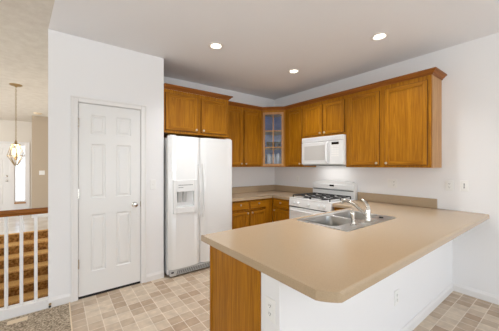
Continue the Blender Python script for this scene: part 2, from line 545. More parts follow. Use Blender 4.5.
# sidelite window
b = bm_()
for u0, u1, z0, z1 in ((SX0, SX0 + .025, SZ0, SZ1), (SX1 - .025, SX1, SZ0, SZ1), (SX0 + .025, SX1 - .025, SZ0 + .02, SZ0 + .06), (SX0 + .025, SX1 - .025, SZ1 - .04, SZ1)):
    box(b, EF, u0, u1, -.06, .005, z0, z1, .003)
wn1 = struct('window_1', b, 'trim', 'bright narrow window beside the front door')
b = bm_(); box(b, EF, SX0 + .02, SX1 - .02, -.042, -.036, SZ0 + .05, SZ1 - .03); link('glass_pane', b, 'sidelite', wn1)
b = bm_(); box(b, EF, SX0 + .0, SX1, -.03, .045, SZ0 - .03, SZ0 + .019, .004); link('sill', b, 'oak_side', wn1)
b = bm_()
for k in (-.055, 0, .05):
    um = (SX0 + SX1) / 2 + k
    tube(b, [EF.p(um, -.03, SZ0 + .06), EF.p(um + .012, -.03, .75), EF.p(um - .012, -.03, 1.2), EF.p(um + .01, -.03, 1.6), EF.p(um, -.03, SZ1 - .04)], .004, 6)
link('leading', b, 'appl_grey', wn1)

# ------------------------------------------------------------------ staircase going down
st = thing('staircase', (-.6, 7.2, 0), 'brown carpeted stairs going down behind the white railing', 'stairs')
for k in range(9):
    y = 7.2 - .265 * k; z = -.18 * (k + 1)
    b = bm_(); wbox(b, -1.347, -.073, y - .012, y + .02, z + .0, z + .18 - .03)
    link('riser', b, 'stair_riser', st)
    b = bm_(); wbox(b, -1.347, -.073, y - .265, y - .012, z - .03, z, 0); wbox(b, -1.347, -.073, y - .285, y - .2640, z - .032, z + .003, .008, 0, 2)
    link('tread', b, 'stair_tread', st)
b = bm_(); wbox(b, -1.347, -.073, 7.166, 7.20, -.03, .004, .008, 0, 2); link('landing_nosing', b, 'stair_tread', st)
b = bm_(); wbox(b, -1.45, -1.35, 3.19, 7.2, -2.9, -.12); struct('wall_stair_left', b, 'wall_beige')
b = bm_(); wbox(b, -1.45, -.07, 3.20, 3.30, -2.9, -.0); struct('wall_stair_near', b, 'wall_beige')

# ------------------------------------------------------------------ stair railing
RY = 3.245
rl = thing('stair_railing', (-.6, RY, 0), 'white balusters under an oak handrail at the stair opening', 'railing')
b = bm_(); wbox(b, -1.35, -.071, RY - .03, RY + .05, .0, .09, .004)
link('bottom_rail', b, 'trim', rl)['label'] = 'white bottom rail'
RFm = Frame((0, RY), (1, 0), (0, -1)); b = bm_()
hp = [(-.022, .945), (.022, .945), (.026, .955), (.031, .972), (.031, .985), (.024, .997), (.010, 1.002), (-.010, 1.002), (-.024, .997), (-.031, .985), (-.031, .972), (-.026, .955)]
extrude(b, RFm, hp, -1.35, -.071); link('handrail', b, 'oak_rail', rl, True)['label'] = 'oak handrail'
x = -.165
while x > -1.33:
    b = bm_(); wbox(b, x - .013, x + .013, RY - .013, RY + .013, .09, .946, .003)
    link('baluster', b, 'trim', rl); x -= .1055

# floor register and door stop on the landing
fv = thing('floor_vent', (-.285, 3.105, .008), 'small cream floor vent in the carpet by the railing', 'vent')
b = bm_(); wbox(b, -.355, -.215, 3.07, 3.14, .008, .014, .002); link('vent_frame', b, 'vent', fv)
b = bm_()
for k in range(6): wbox(b, -.345 + k * .021, -.335 + k * .021, 3.08, 3.13, .0135, .017)
link('louvre', b, 'vent', fv)
ds = thing('door_stop', (-.055, YP - .013, .04), 'small dark door stop on the baseboard by the railing', 'door stop')
b = bm_(); lathe(b, (-.055, YP - .013, .04), (0, -1, 0), [(.011, 0), (.011, .006), (.006, .008), (.006, .05)], 12); link('stem', b, 'brass', ds, True)
b = bm_(); lathe(b, (-.055, YP - .063, .04), (0, -1, 0), [(.010, 0), (.010, .012), (.007, .016)], 12); link('rubber_tip', b, 'dark', ds, True)

# ------------------------------------------------------------------ pendant lantern over the stairs
PX, PY = -.55, 5.77
pl = thing('pendant_lantern', (PX, PY, CEIL), 'brass wire lantern hanging on a chain in the entry', 'pendant light')
b = bm_(); lathe(b, (PX, PY, CEIL), (0, 0, -1), [(.085, 0), (.085, .008), (.07, .02), (.02, .03), (.012, .045), (0, .046)], 24); link('canopy', b, 'brass', pl, True)
b = bm_(); z = CEIL - .045; k = 0
while z > 1.85:
    h = .042; pts = []
    for a in range(10):
        t = 2 * math.pi * a / 10; u = .010 * math.cos(t); w = h / 2 * math.sin(t) - h / 2
        pts.append((PX + (u if k % 2 else 0), PY + (0 if k % 2 else u), z + w))
    tube(b, pts, .003, 5, closed=True); z -= h * .80; k += 1
link('chain', b, 'brass', pl)
b = bm_(); lathe(b, (PX, PY, 1.845), (0, 0, -1), [(.006, 0), (.012, .01), (.02, .05), (.056, .065), (.056, .075), (.02, .08), (.01, .09), (.01, .30), (.02, .31), (.02, .33), (0, .34)], 20); link('stem', b, 'brass', pl, True)
b = bm_()


def ringp(r, z, n=8): return [(PX + r * math.cos(2 * math.pi * i / n + .2), PY + r * math.sin(2 * math.pi * i / n + .2), z) for i in range(n)]


R0, R1, R2 = ringp(.05, 1.775), ringp(.110, 1.585), ringp(.02, 1.425)
for i in range(8): tube(b, [R0[i], R1[i]], .0045, 6); tube(b, [R1[i], R2[i]], .0045, 6)
tube(b, R1, .0048, 6, closed=True); tube(b, ringp(.024, 1.425), .005, 6, closed=True)
link('lantern_frame', b, 'brass', pl)
for i in range(4):
    a = i * math.pi / 2 + .5; cx, cy = PX + .045 * math.cos(a), PY + .045 * math.sin(a)
    b = bm_(); tube(b, [(PX, PY, 1.55), (cx, cy, 1.545), (cx, cy, 1.57)], .004, 6)
    lathe(b, (cx, cy, 1.57), (0, 0, 1), [(.009, 0), (.009, .07)], 12, 1); c_ = link('candle', b, ['brass', 'candle'], pl, True)
    b = bm_(); lathe(b, (cx, cy, 1.64), (0, 0, 1), [(.007, 0), (.014, .02), (.012, .04), (.004, .062), (0, .066)], 12); link('bulb', b, 'candle_bulb', c_, True)
l = bpy.data.lights.new('lantern_glow', 'POINT'); l.energy = 9; l.color = (1, .94, .86); l.shadow_soft_size = .08
o = bpy.data.objects.new('lantern_glow', l); COL.objects.link(o); o.location = (PX, PY, 1.70)

# ------------------------------------------------------------------ recessed lights
LN = ['left recessed ceiling light, in front of the refrigerator', 'right recessed ceiling light, nearest to the camera', 'middle recessed ceiling light, nearest the corner cabinet', 'recessed ceiling light above the near end of the peninsula']
for (x, y), lab in zip(LIGHTS, LN):
    t = thing('recessed_light', (x, y, CEIL), lab, 'ceiling light', 'recessed lights in the kitchen ceiling')
    b = bm_()
    lathe(b, (x, y, CEIL), (0, 0, -1), [(.062, -.02), (.064, 0), (.092, 0), (.092, .004), (.066, .007), (.0615, .003), (.058, -.02)], 32)
    link('trim_ring', b, 'trim', t, True)
    b = bm_(); prof = [(.0640, -.004), (.060, .03), (.05, .1)]
    n = 28; rings = [[b.verts.new((x + r * math.cos(2 * math.pi * i / n), y + r * math.sin(2 * math.pi * i / n), CEIL + h)) for i in range(n)] for r, h in prof]
    for q, r in zip(rings, rings[1:]):
        for i in range(n): b.faces.new([q[i], q[(i + 1) % n], r[(i + 1) % n], r[i]])
    b.faces.new(rings[-1])
    link('baffle', b, 'trim', t, True)
    b = bm_(); lathe(b, (x, y, CEIL + .085), (0, 0, -1), [(.03, 0), (.046, .03), (.052, .065), (.046, .078), (.03, .085), (0, .088)], 24); link('bulb', b, 'bulb', t, True)
    l = bpy.data.lights.new('recessed_lamp', 'SPOT'); l.energy = 64; l.color = (.96, .98, 1.0); l.spot_size = math.radians(124); l.spot_blend = .9; l.shadow_soft_size = .05
    o = bpy.data.objects.new('recessed_lamp', l); COL.objects.link(o); o.location = (x, y, CEIL - .012)

# ------------------------------------------------------------------ oak cabinets
BK = Frame((0, YB), (1, 0), (0, -1))             # back wall, n = distance out of the wall
RT = Frame((XR, 0), (0, -1), (-1, 0))            # right wall, u = -y


def cab_door(parent, F, u0, u1, n, z0, z1, fw=.050, name='door'):
    b = bm_(); t = .020; e_ = .007
    box(b, F, u0, u1, n + .0015, n + t - .0135, z0, z1, .001, 2)                      # routed outer edge, reveal shadow put into its dark colour
    for a, c in ((u0 + e_, u0 + fw), (u1 - fw, u1 - e_)): box(b, F, a, c, n + .004, n + t, z0 + e_, z1 - e_, .003, 0)
    for d, e in ((z0 + e_, z0 + fw), (z1 - fw, z1 - e_)): box(b, F, u0 + fw, u1 - fw, n + .004, n + t - .0008, d, e, .0025, 1)
    q = .008                                                                         # inner bead, then the flat panel
    for a, c in ((u0 + fw, u0 + fw + q), (u1 - fw - q, u1 - fw)): box(b, F, a, c, n + .004, n + t - .007, z0 + fw, z1 - fw, 0, 0)
    for d, e in ((z0 + fw, z0 + fw + q), (z1 - fw - q, z1 - fw)): box(b, F, u0 + fw + q, u1 - fw - q, n + .004, n + t - .007, d, e, 0, 1)
    box(b, F, u0 + fw + q, u1 - fw - q, n + .004, n + t - .0115, z0 + fw + q, z1 - fw - q, 0, 0)
    return link(name, b, ['oak', 'oak_h', 'oak_reveal_shade'], parent)


def drawer(parent, F, u0, u1, n, z0, z1):
    b = bm_(); box(b, F, u0, u1, n + .0015, n + .011, z0, z1, .002, 1); box(b, F, u0 + .006, u1 - .006, n + .004, n + .019, z0 + .006, z1 - .006, .005, 0, 2); return link('drawer', b, ['oak_h', 'oak_reveal_shade'], parent)


def knob(parent, F, u, n, z):
    b = bm_(); lathe(b, F.p(u, n, z), F.n, [(.007, 0), (.006, .010), (.011, .015), (.0155, .021), (.0145, .027), (.008, .031), (0, .032)], 16)
    return link('knob', b, 'nickel', parent, True)


def upper(name, label, F, u0, u1, depth, z0, z1, doors, grp='oak wall cabinets', dz=(.025, .058), side=False):
    t = thing(name, F.p((u0 + u1) / 2, depth / 2, z0), label, 'cabinet', grp)
    b = bm_(); box(b, F, u0, u1, .0, depth, z0, z1, .0015); link('cabinet_box', b, 'oak', t)
    if side:
        b = bm_(); box(b, F, u1, u1 + .006, 0, depth - .018, z0, z1, .001); link('side_panel', b, 'oak_side', t)['label'] = 'paler oak side panel'
    for d in doors:
        dd = cab_door(t, F, d[0], d[1], depth, z0 + dz[0], z1 - dz[1])
        if d[2] is not None: knob(dd, F, d[2], depth + .019, z0 + dz[0] + .030)
    return t


UZ0, UZ1 = 1.395, 2.43
upper('wall_cabinet', 'short two door oak cabinet above the white refrigerator', BK, 1.083, 2.062, YB - 3.235, 1.845, 2.405,
      [(1.10, 1.555, 1.523), (1.600, 2.03, 1.632)], dz=(.03, .045))
upper('wall_cabinet', 'tall two door oak cabinet between the refrigerator and the glass corner cabinet', BK, 2.064, 2.966, .32, UZ0, UZ1,
      [(2.16, 2.53, 2.50), (2.565, 2.93, 2.595)])
# cabinets on the right wall
upper('wall_cabinet', 'narrow single door oak cabinet between the glass corner cabinet and the microwave', RT, -3.235, -2.802, .32, UZ0, UZ1,
      [(-3.165, -2.835, -2.865)])
upper('wall_cabinet', 'two door oak cabinet directly above the microwave', RT, -2.800, -2.032, .32, 1.868, UZ1,
      [(-2.785, -2.425, -2.455), (-2.405, -2.048, -2.375)])
upper('wall_cabinet', 'large two door oak cabinet at the right end of the run', RT, -2.030, -1.002, .32, UZ0, UZ1,
      [(-1.985, -1.555, -1.585), (-1.495, -1.03, -1.465)], side=True)

# diagonal corner cabinet with a glass door
DG = Frame((2.968, 3.54), (.302, -.302), (-1, -1)); DW = math.hypot(.302, .302)
cc = thing('corner_cabinet', (3.3, 3.6, UZ0), 'diagonal corner cabinet with a six pane glass door', 'cabinet')
oc = [(2.968, 3.54), (3.27, 3.238), (XR, 3.238), (XR, YB), (2.968, YB)]
b = bm_(); prism(b, oc, UZ0, UZ0 + .02); prism(b, oc, UZ1 - .02, UZ1)
wbox(b, 2.968, 2.986, 3.54, YB, UZ0 + .02, UZ1 - .02); wbox(b, 3.27, XR, 3.238, 3.256, UZ0 + .02, UZ1 - .02)
box(b, DG, 0, .03, -.02, 0, UZ0 + .02, UZ1 - .02); box(b, DG, DW - .03, DW, -.02, 0, UZ0 + .02, UZ1 - .02)
box(b, DG, .03, DW - .03, -.02, 0, UZ1 - .07, UZ1 - .02, 0)
link('cabinet_box', b, 'oak', cc)
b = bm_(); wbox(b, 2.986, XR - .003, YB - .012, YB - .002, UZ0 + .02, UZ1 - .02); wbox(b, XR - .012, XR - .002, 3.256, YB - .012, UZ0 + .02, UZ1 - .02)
link('back_panel', b, 'reflect_blue', cc)  # blue stands in for a reflection in the glass
gz0, gz1, gf = UZ0 + .02, UZ1 - .05, .036
gu0, gu1 = .030, DW - .030
b = bm_()
for a, c in ((gu0, gu0 + gf), (gu1 - gf, gu1)): box(b, DG, a, c, 0.001, .020, gz0, gz1, .003, 0)
for d, e in ((gz0, gz0 + gf), (gz1 - gf, gz1)): box(b, DG, gu0 + gf, gu1 - gf, .001, .0195, d, e, .002, 1)
um = (gu0 + gu1) / 2
box(b, DG, um - .009, um + .009, .003, .017, gz0 + gf, gz1 - gf, .002, 0)
for k in (1, 2):
    zm = gz0 + gf + (gz1 - gz0 - 2 * gf) * k / 3; box(b, DG, gu0 + gf, gu1 - gf, .003, .0165, zm - .009, zm + .009, .002, 1)
gd = link('door', b, ['oak_side', 'oak_side'], cc)  # paler oak frame, reflected light put into the wood colour
b = bm_(); box(b, DG, gu0 + gf - .006, gu1 - gf + .006, .005, .009, gz0 + gf - .006, gz1 - gf + .006); link('glass_pane', b, 'glass', gd)
for k in (1, 2):
    zm = gz0 + gf + (gz1 - gz0 - 2 * gf) * k / 3
    b = bm_(); prism(b, [(2.99, 3.545), (3.275, 3.262), (XR - .014, 3.262), (XR - .014, YB - .014), (2.99, YB - .014)], zm - .009, zm + .009); link('shelf', b, 'oak_in', cc)

# invented dishes standing in for tones reflected in the glass
sh = [UZ0 + .0206, gz0 + gf + (gz1 - gz0 - 2 * gf) / 3 + .0095, gz0 + gf + (gz1 - gz0 - 2 * gf) * 2 / 3 + .0095]
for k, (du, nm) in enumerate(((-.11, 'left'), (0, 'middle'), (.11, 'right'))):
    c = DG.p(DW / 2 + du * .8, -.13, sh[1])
    o = thing('bowl', c, '%s dark bowl on the middle shelf, added for a reflected tone in the glass cabinet' % nm, 'bowl', 'dark bowls added as reflected tones in the corner cabinet')
    b = bm_(); lathe(b, c, (0, 0, 1), [(.022, 0), (.024, .008), (.038, .05), (.044, .10), (.041, .10), (.034, .05), (.015, .014), (0, .012)], 18); link('stand_in_bowl', b, 'disp', o, True)
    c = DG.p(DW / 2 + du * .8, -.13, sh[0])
    o = thing('jar', c, '%s white jar on the bottom shelf, added for a reflected tone in the glass cabinet' % nm, 'jar', 'white jars added as reflected tones in the corner cabinet')
    b = bm_(); lathe(b, c, (0, 0, 1), [(.036, 0), (.042, .01), (.043, .16), (.034, .19), (.034, .20), (0, .20)], 18); link('stand_in_jar', b, 'plate', o, True)
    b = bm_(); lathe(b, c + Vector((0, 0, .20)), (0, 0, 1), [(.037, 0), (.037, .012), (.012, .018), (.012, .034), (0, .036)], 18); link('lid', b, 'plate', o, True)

# crown moulding
CP = [(0, 0), (.006, 0), (.010, .012), (.022, .020), (.038, .038), (.050, .042), (.050, .056), (0, .056)]


def crown(name, label, path, z):
    b = bm_(); sweep(b, path, [(o + .0005, z + h) for o, h in CP]); return tag(link(name, b, 'oak_crown'), label, 'moulding')


crown('crown_moulding', 'short oak crown moulding on the cabinet above the refrigerator', [(1.083, 3.235), (2.062, 3.235), (2.062, 3.535)], 2.405)
crown('crown_moulding', 'long oak crown moulding along the corner and right wall cabinets', [(2.125, 3.54), (2.968, 3.54), (3.27, 3.238), (3.27, .994), (XR - .001, .994)], UZ1 - .012)

# ------------------------------------------------------------------ base cabinets


def base_box(parent, F, u0, u1, d, open_top=False):
    b = bm_(); box(b, F, u0, u1, .002, d, .10, .868, .0015); box(b, F, u0, u1, .002, d - .07, 0, .10, 0, 1)
    return link('cabinet_box', b, ['oak', 'dark'], parent)


t = thing('base_cabinet', (2.5, 3.5, 0), 'oak base cabinet with two drawers, right of the refrigerator', 'cabinet', 'oak base cabinets')
base_box(t, BK, 2.064, 2.975, .61)
dd = drawer(t, BK, 2.11, 2.445, .61, .715, .848); knob(dd, BK, 2.277, .629, .80)
dd = drawer(t, BK, 2.475, 2.815, .61, .715, .848); knob(dd, BK, 2.645, .629, .80)
dd = cab_door(t, BK, 2.11, 2.445, .61, .115, .690); knob(dd, BK, 2.415, .629, .66)
dd = cab_door(t, BK, 2.475, 2.815, .61, .115, .690); knob(dd, BK, 2.505, .629, .66)
t = thing('base_cabinet', (3.3, 3.0, 0), 'narrow oak base cabinet in the corner, left of the range', 'cabinet', 'oak base cabinets')
base_box(t, RT, -3.248, -2.815, .612)
dd = drawer(t, RT, -3.20, -2.84, .612, .715, .848); knob(dd, RT, -3.02, .631, .80)
dd = cab_door(t, RT, -3.20, -2.84, .612, .115, .690); knob(dd, RT, -3.17, .631, .66)
t = thing('base_cabinet', (3.3, 1.85, 0), 'narrow oak base cabinet between the range and the peninsula', 'cabinet', 'oak base cabinets')
base_box(t, RT, -2.025, -1.625, .612)
dd = drawer(t, RT, -2.00, -1.66, .612, .715, .848); knob(dd, RT, -1.83, .631, .80)
dd = cab_door(t, RT, -2.00, -1.66, .612, .115, .690); knob(dd, RT, -1.97, .631, .66)

# peninsula base cabinet, hollow so the sink hangs inside
PYF = 1.585
t = thing('peninsula_cabinet', (1.9, 1.3, 0), 'oak peninsula base cabinet under the sink, end panel towards the camera', 'cabinet')
b = bm_()
wbox(b, KX + .012, 2.975, KY1 + .001, KY1 + .015, .1, .868); wbox(b, KX + .012, 2.975, KY1 + .015, PYF - .02, .10, .118)
wbox(b, 2.957, 2.975, KY1 + .015, PYF - .02, .118, .868); wbox(b, KX + .012, 2.975, PYF - .02, PYF, .10, .868)
wbox(b, KX + .012, 2.975, PYF - .09, PYF - .075, 0, .10, 0, 1)
link('cabinet_box', b, ['oak', 'dark'], t)
b = bm_(); wbox(b, KX - .004, KX + .012, KY1 + .001, PYF, 0, .868, .001)
wbox(b, KX - .010, KX - .003, PYF - .022, PYF + .002, 0, .868, .002); wbox(b, KX - .010, KX - .003, KY1 + .001, KY1 + .014, 0, .845, .002)
link('end_panel', b, 'oak', t)
PN = Frame((0, PYF), (-1, 0), (0, 1))
edges = [.90, 1.32, 1.74, 2.20, 2.66, 2.95]
for i, (a, c) in enumerate(zip(edges, edges[1:])):
    dd = drawer(t, PN, -c + .012, -a - .012, 0, .715, .848)
    if i not in (2, 3): knob(dd, PN, -(a + c) / 2, .019, .785)
    dd = cab_door(t, PN, -c + .012, -a - .012, 0, .115, .690); knob(dd, PN, -c + .045, .019, .66)

# ------------------------------------------------------------------ countertops
CZ0, CZ1 = .872, .912


def bev_edges(bm, test, off, seg=3):
    es = [e for e in bm.edges if test(e.verts[0].co, e.verts[1].co)]
    if es: bmesh.ops.bevel(bm, geom=es, offset=off, segments=seg, affect='EDGES', profile=.5)


ct = thing('countertop', (2.9, 3.5, CZ0), 'tan L shaped laminate countertop in the corner left of the range', 'countertop', None)
b = bm_(); prism(b, [(2.066, YB - .001), (2.066, 3.215), (2.945, 3.215), (2.945, 2.812), (XR - .001, 2.812), (XR - .001, YB - .001)], CZ0 - .003, CZ1)
bev_edges(b, lambda p, q: min(p.z, q.z) > CZ1 - .001 and ((abs(p.y - 3.215) < .001 and abs(q.y - 3.215) < .001) or (abs(p.x - 2.945) < .001 and abs(q.x - 2.945) < .001)), .014)
link('worktop', b, 'counter', ct)
b = bm_(); wbox(b, 2.066, XR - .001, YB - .022, YB - .001, CZ1, CZ1 + .112, .003); wbox(b, XR - .022, XR - .001, 2.812, YB - .022, CZ1, CZ1 + .112, .003)
link('backsplash', b, 'counter', ct)

pc = thing('countertop', (2.0, 1.2, CZ0), 'large tan laminate peninsula countertop with the sink set in it', 'countertop', None)
ox, oy0, oy1 = .842, .584, 1.695
cor = []
for k in range(6):                               # clipped and softened outer corner
    tt = k / 5
    cor.append((ox + .070 * tt ** 1.15, .660 - .076 * (1 - (1 - tt) ** 1.25)))
pts = [(ox, oy1)] + cor + [(XR - .001, oy0), (XR - .001, 2.030), (2.945, 2.030), (2.945, oy1)]
b = bm_(); prism(b, pts, CZ0 - .004, CZ1)
bev_edges(b, lambda p, q: min(p.z, q.z) > CZ1 - .001 and abs(p.y - oy0) < .001 and abs(q.y - oy0) < .001 and abs(p.x - q.x) > 1, .016, 4)
bev_edges(b, lambda p, q: min(p.z, q.z) > CZ1 - .001 and ((abs(p.y - oy1) < .001 and abs(q.y - oy1) < .001) or (abs(p.x - 2.945) < .001 and abs(q.x - 2.945) < .001)), .012, 3)
wt = link('worktop', b, 'counter', pc)
SX0_, SX1_, SY0_, SY1_ = 1.765, 2.615, 1.085, 1.610      # sink rim
b = bm_(); wbox(b, SX0_ + .018 - pc.location.x, SX1_ - .018 - pc.location.x, SY0_ + .018 - pc.location.y, SY1_ - .018 - pc.location.y, -.1, .2)
cut_bm = bm_(); wbox(cut_bm, SX0_ + .018, SX1_ - .018, SY0_ + .018, 1.560, .8, 1.0)
b.free(); bpy.context.view_layer.update(); cut(wt, cut_bm)
b = bm_(); wbox(b, XR - .022, XR - .001, 1.037, 2.030, CZ1, CZ1 + .112, .003)
link('backsplash', b, 'counter', pc)

# ------------------------------------------------------------------ sink
sk = thing('kitchen_sink', (2.19, 1.35, CZ1), 'stainless steel double bowl sink set in the peninsula', 'sink')


def rrect(x0, x1, y0, y1, r, n=5):
    out = []
    for cx, cy, a0 in ((x1 - r, y1 - r, 0), (x0 + r, y1 - r, 90), (x0 + r, y0 + r, 180), (x1 - r, y0 + r, 270)):
        for k in range(n + 1):
            a = math.radians(a0 + 90 * k / n); out.append((cx + r * math.cos(a), cy + r * math.sin(a)))
    return out


bowls = [(1.800, 2.180, 1.225, 1.552), (2.215, 2.580, 1.225, 1.552)]
b = bm_(); zt = CZ1 + .007
prism(b, rrect(SX0_, SX1_, SY0_, SY1_, .03), CZ1 + .0005, zt)
rim = link('rim', b, 'steel', sk)
bpy.context.view_layer.update()
for x0, x1, y0, y1 in bowls:
    c = bm_(); prism(c, rrect(x0, x1, y0, y1, .06), CZ1 - .1, CZ1 + .1); cut(rim, c)
for x0, x1, y0, y1 in bowls:
    b = bm_(); lv = [(0, 0, zt - .001), (.004, .060, zt - .006), (.012, .060, CZ1 - .10), (.022, .06, CZ1 - .150), (.05, .055, CZ1 - .172), (.10, .05, CZ1 - .176)]
    rings = [[b.verts.new((x, y, z)) for x, y in rrect(x0 + i, x1 - i, y0 + i, y1 - i, max(.02, .06 - i * .2))] for i, _, z in lv]
    k = len(rings[0])
    for q, r in zip(rings, rings[1:]):
        for i in range(k): b.faces.new([q[i], q[(i + 1) % k], r[(i + 1) % k], r[i]])
    b.faces.new(rings[-1])
    o = link('bowl', b, 'steel_bowl', sk, True)
    b = bm_(); lathe(b, ((x0 + x1) / 2, (y0 + y1) / 2, CZ1 - .176), (0, 0, 1), [(.045, 0), (.045, .003), (.03, .001), (0, .001)], 20); link('drain', b, 'grey', o, True)
b = bm_(); lathe(b, (2.47, 1.165, zt), (0, 0, 1), [(.021, 0), (.021, .004), (.016, .010), (0, .012)], 18); link('hole_cover', b, 'dark', sk, True)['label'] = 'dark hole cover'

# faucet and sprayer
DZ = zt
fc = thing('faucet', (2.225, 1.165, DZ), 'tall curved single lever nickel faucet behind the sink bowls', 'faucet')
b = bm_(); prism(b, rrect(2.09, 2.36, 1.130, 1.200, .034), DZ, DZ + .010); link('base_plate', b, 'chrome', fc, True)
fx, fy = 2.225, 1.165
b = bm_(); lathe(b, (fx, fy, DZ + .010), (0, 0, 1), [(.029, 0), (.027, .02), (.024, .06), (.022, .092), (.019, .105), (.012, .112), (0, .114)], 20); link('faucet_body', b, 'chrome', fc, True)
b = bm_()
sp = [(0, .035), (.03, .064), (.07, .098), (.12, .132), (.17, .157), (.212, .166), (.240, .158), (.252, .140)]
tube(b, [(fx - .10 * s, fy + s * .98, DZ + h) for s, h in sp], [.015, .0145, .014, .0135, .013, .013, .0135, .014], 12); link('spout', b, 'chrome', fc, True)
b = bm_()
hv = [(0, .098), (.002, .118), (.012, .144), (.028, .166), (.048, .184), (.062, .192)]
tube(b, [(fx + .01, fy + s, DZ + h) for s, h in hv], [.018, .0165, .014, .012, .010, .008], 12); link('lever', b, 'chrome', fc, True)
sr = thing('side_sprayer', (1.985, 1.165, DZ), 'short nickel side sprayer left of the faucet', 'sprayer')
b = bm_(); lathe(b, (1.985, 1.165, DZ), (0, 0, 1), [(.026, 0), (.026, .008), (.017, .014), (.016, .03)], 18); link('collar', b, 'chrome', sr, True)
b = bm_(); lathe(b, (1.985, 1.165, DZ + .03), (0, .15, 1), [(.013, 0), (.015, .03), (.020, .055), (.021, .078), (.014, .092), (0, .096)], 18); link('spray_head', b, 'chrome', sr, True)

# ------------------------------------------------------------------ refrigerator
FX0, FX1, FYF = 1.106, 2.060, 3.105
fr = thing('refrigerator', (1.58, 3.5, 0), 'white side by side refrigerator with a dispenser in its left door', 'refrigerator')
b = bm_(); wbox(b, FX0 + .004, FX1 - .004, 3.17, YB - .03, .03, 1.775, .006); link('body', b, 'appl', fr)


def fdoor(x0, x1, z0, z1, name, hole=None):
    pts = [(x0, 3.165)]; n = 14
    for i in range(n + 1):
        tt = i / n; x = x0 + (x1 - x0) * tt
        e = min(tt, 1 - tt) * (x1 - x0)
        round_ = .014 * (1 - min(1, e / .03)) ** 2
        pts.append((x, FYF + round_ + .016 * (2 * tt - 1) ** 2))
    pts.append((x1, 3.165))
    b = bm_(); prism(b, pts, z0, z1)
    bev_edges(b, lambda p, q: abs(p.z - q.z) < 1e-4 and max(p.y, q.y) < 3.164, .008, 2)
    return link(name, b, 'appl', fr, True)


XS = 1.541
d1 = fdoor(FX0, XS - .004, .105, 1.795, 'door'); d1['label'] = 'freezer door with dispenser'
d2 = fdoor(XS + .004, FX1, .105, 1.795, 'door'); d2['label'] = 'wide plain door'
bpy.context.view_layer.update()
c = bm_(); wbox(c, 1.200, 1.445, 3.0, 3.15, .885, 1.085); cut(d1, c)
# dispenser
DF = Frame((0, FYF), (1, 0), (0, -1))
b = bm_()
for u0, u1, z0, z1 in ((1.160, 1.202, .81, 1.235), (1.443, 1.485, .81, 1.235), (1.202, 1.443, 1.083, 1.235), (1.202, 1.443, .81, .887)):
    box(b, DF, u0, u1, -.02, .010, z0, z1, .004, 0)
dp = link('dispenser', b, 'appl', d1)
b = bm_(); box(b, DF, 1.20, 1.445, -.060, -.050, .88, 1.09); box(b, DF, 1.2, 1.445, -.050, -.004, .884, .892); link('recess', b, 'appl_grey', dp)
for u in (1.255, 1.325):
    b = bm_(); extrude(b, DF, [(-.05, 1.08), (-.012, 1.08), (-.020, 1.02), (-.034, .945), (-.04, .945), (-.05, 1.02)], u - .024, u + .024); link('paddle', b, 'appl_grey', dp)
b = bm_(); box(b, DF, 1.225, 1.42, .0095, .0115, 1.165, 1.172); box(b, DF, 1.225, 1.29, .0095, .0115, 1.135, 1.141); link('control_marks', b, 'grey', dp)
for x, d in ((XS - .028, d1), (XS + .028, d2)):
    b = bm_(); pp = []
    for i in range(13):
        tt = i / 12; z = .72 + (1.44 - .72) * tt; pp.append((x, FYF + .004 - .048 * math.sin(math.pi * tt) ** .85, z))
    tube(b, pp, [.009 if 0 < i < 12 else .011 for i in range(13)], 10); link('handle', b, 'appl', d, True)
b = bm_(); wbox(b, FX0 + .02, FX1 - .02, 3.118, 3.165, .022, .098, .008, 0, 2)
gr = link('grille', b, 'appl_grey', fr)
b = bm_(); u = FX0 + .10
while u < FX1 - .06:
    vs = [b.verts.new((u + dx, y, z)) for y in (3.1135, 3.1185) for dx, z in ((0, .036), (.012, .036), (.030, .084), (.018, .084))]
    for f in ((0, 1, 2, 3), (7, 6, 5, 4), (0, 4, 5, 1), (1, 5, 6, 2), (2, 6, 7, 3), (3, 7, 4, 0)): b.faces.new([vs[i] for i in f])
    u += .026
link('slat', b, 'grey', gr)['kind'] = 'stuff'
b = bm_(); wbox(b, FX0 + .035, FX0 + .065, 3.112, 3.119, .062, .078); link('latch', b, 'dark', gr)
for x in (FX0 + .06, FX1 - .12):
    for y in (3.19, 3.7): b = bm_(); wbox(b, x, x + .06, y, y + .08, 0, .03); link('foot', b, 'dark', fr)
for x in (FX0 + .02, FX1 - .1): b = bm_(); wbox(b, x, x + .08, 3.13, 3.23, 1.7955, 1.808, .004); link('hinge_cap', b, 'appl', fr)

# ------------------------------------------------------------------ gas range
GY0, GY1, GX = 2.036, 2.806, 2.925
rg = thing('gas_range', (3.25, 2.42, 0), 'white gas range with black burner grates', 'range')
b = bm_(); wbox(b, GX + .03, XR - .012, GY0, GY1, .03, .900, .004); link('body', b, 'appl', rg)
b = bm_(); wbox(b, GX + .005, XR - .09, GY0, GY1, .900, .922, .006, 0, 2); link('cooktop', b, 'appl', rg)
GF = Frame((GX, 0), (0, -1), (-1, 0))
b = bm_(); extrude(b, GF, [(-.03, .79), (.0, .79), (.004, .80), (-.006, .90), (-.03, .90)], -GY1, -GY0); cp = link('control_panel', b, 'appl', rg)
for y in (2.70, 2.61, 2.42, 2.24, 2.15):
    b = bm_(); lathe(b, GF.p(-y, .001, .845), GF.n, [(.024, 0), (.022, .012), (.018, .028), (.010, .030), (0, .030)], 16); box(b, GF, -y - .004, -y + .004, .03, .036, .825, .865, .001); link('knob', b, 'appl', cp, True)
b = bm_(); box(b, GF, -GY1 + .004, -GY0 - .004, -.028, .004, .27, .775, .006, 0, 2); od = link('oven_door', b, 'appl', rg)
b = bm_(); box(b, GF, -2.66, -2.18, .003, .0055, .37, .62, .001); link('window', b, 'appl_mesh', od)
b = bm_(); tube(b, [GF.p(-2.74, .004, .735), GF.p(-2.74, .045, .735), GF.p(-2.10, .045, .735), GF.p(-2.10, .004, .735)], .011, 10); link('handle', b, 'appl', od, True)
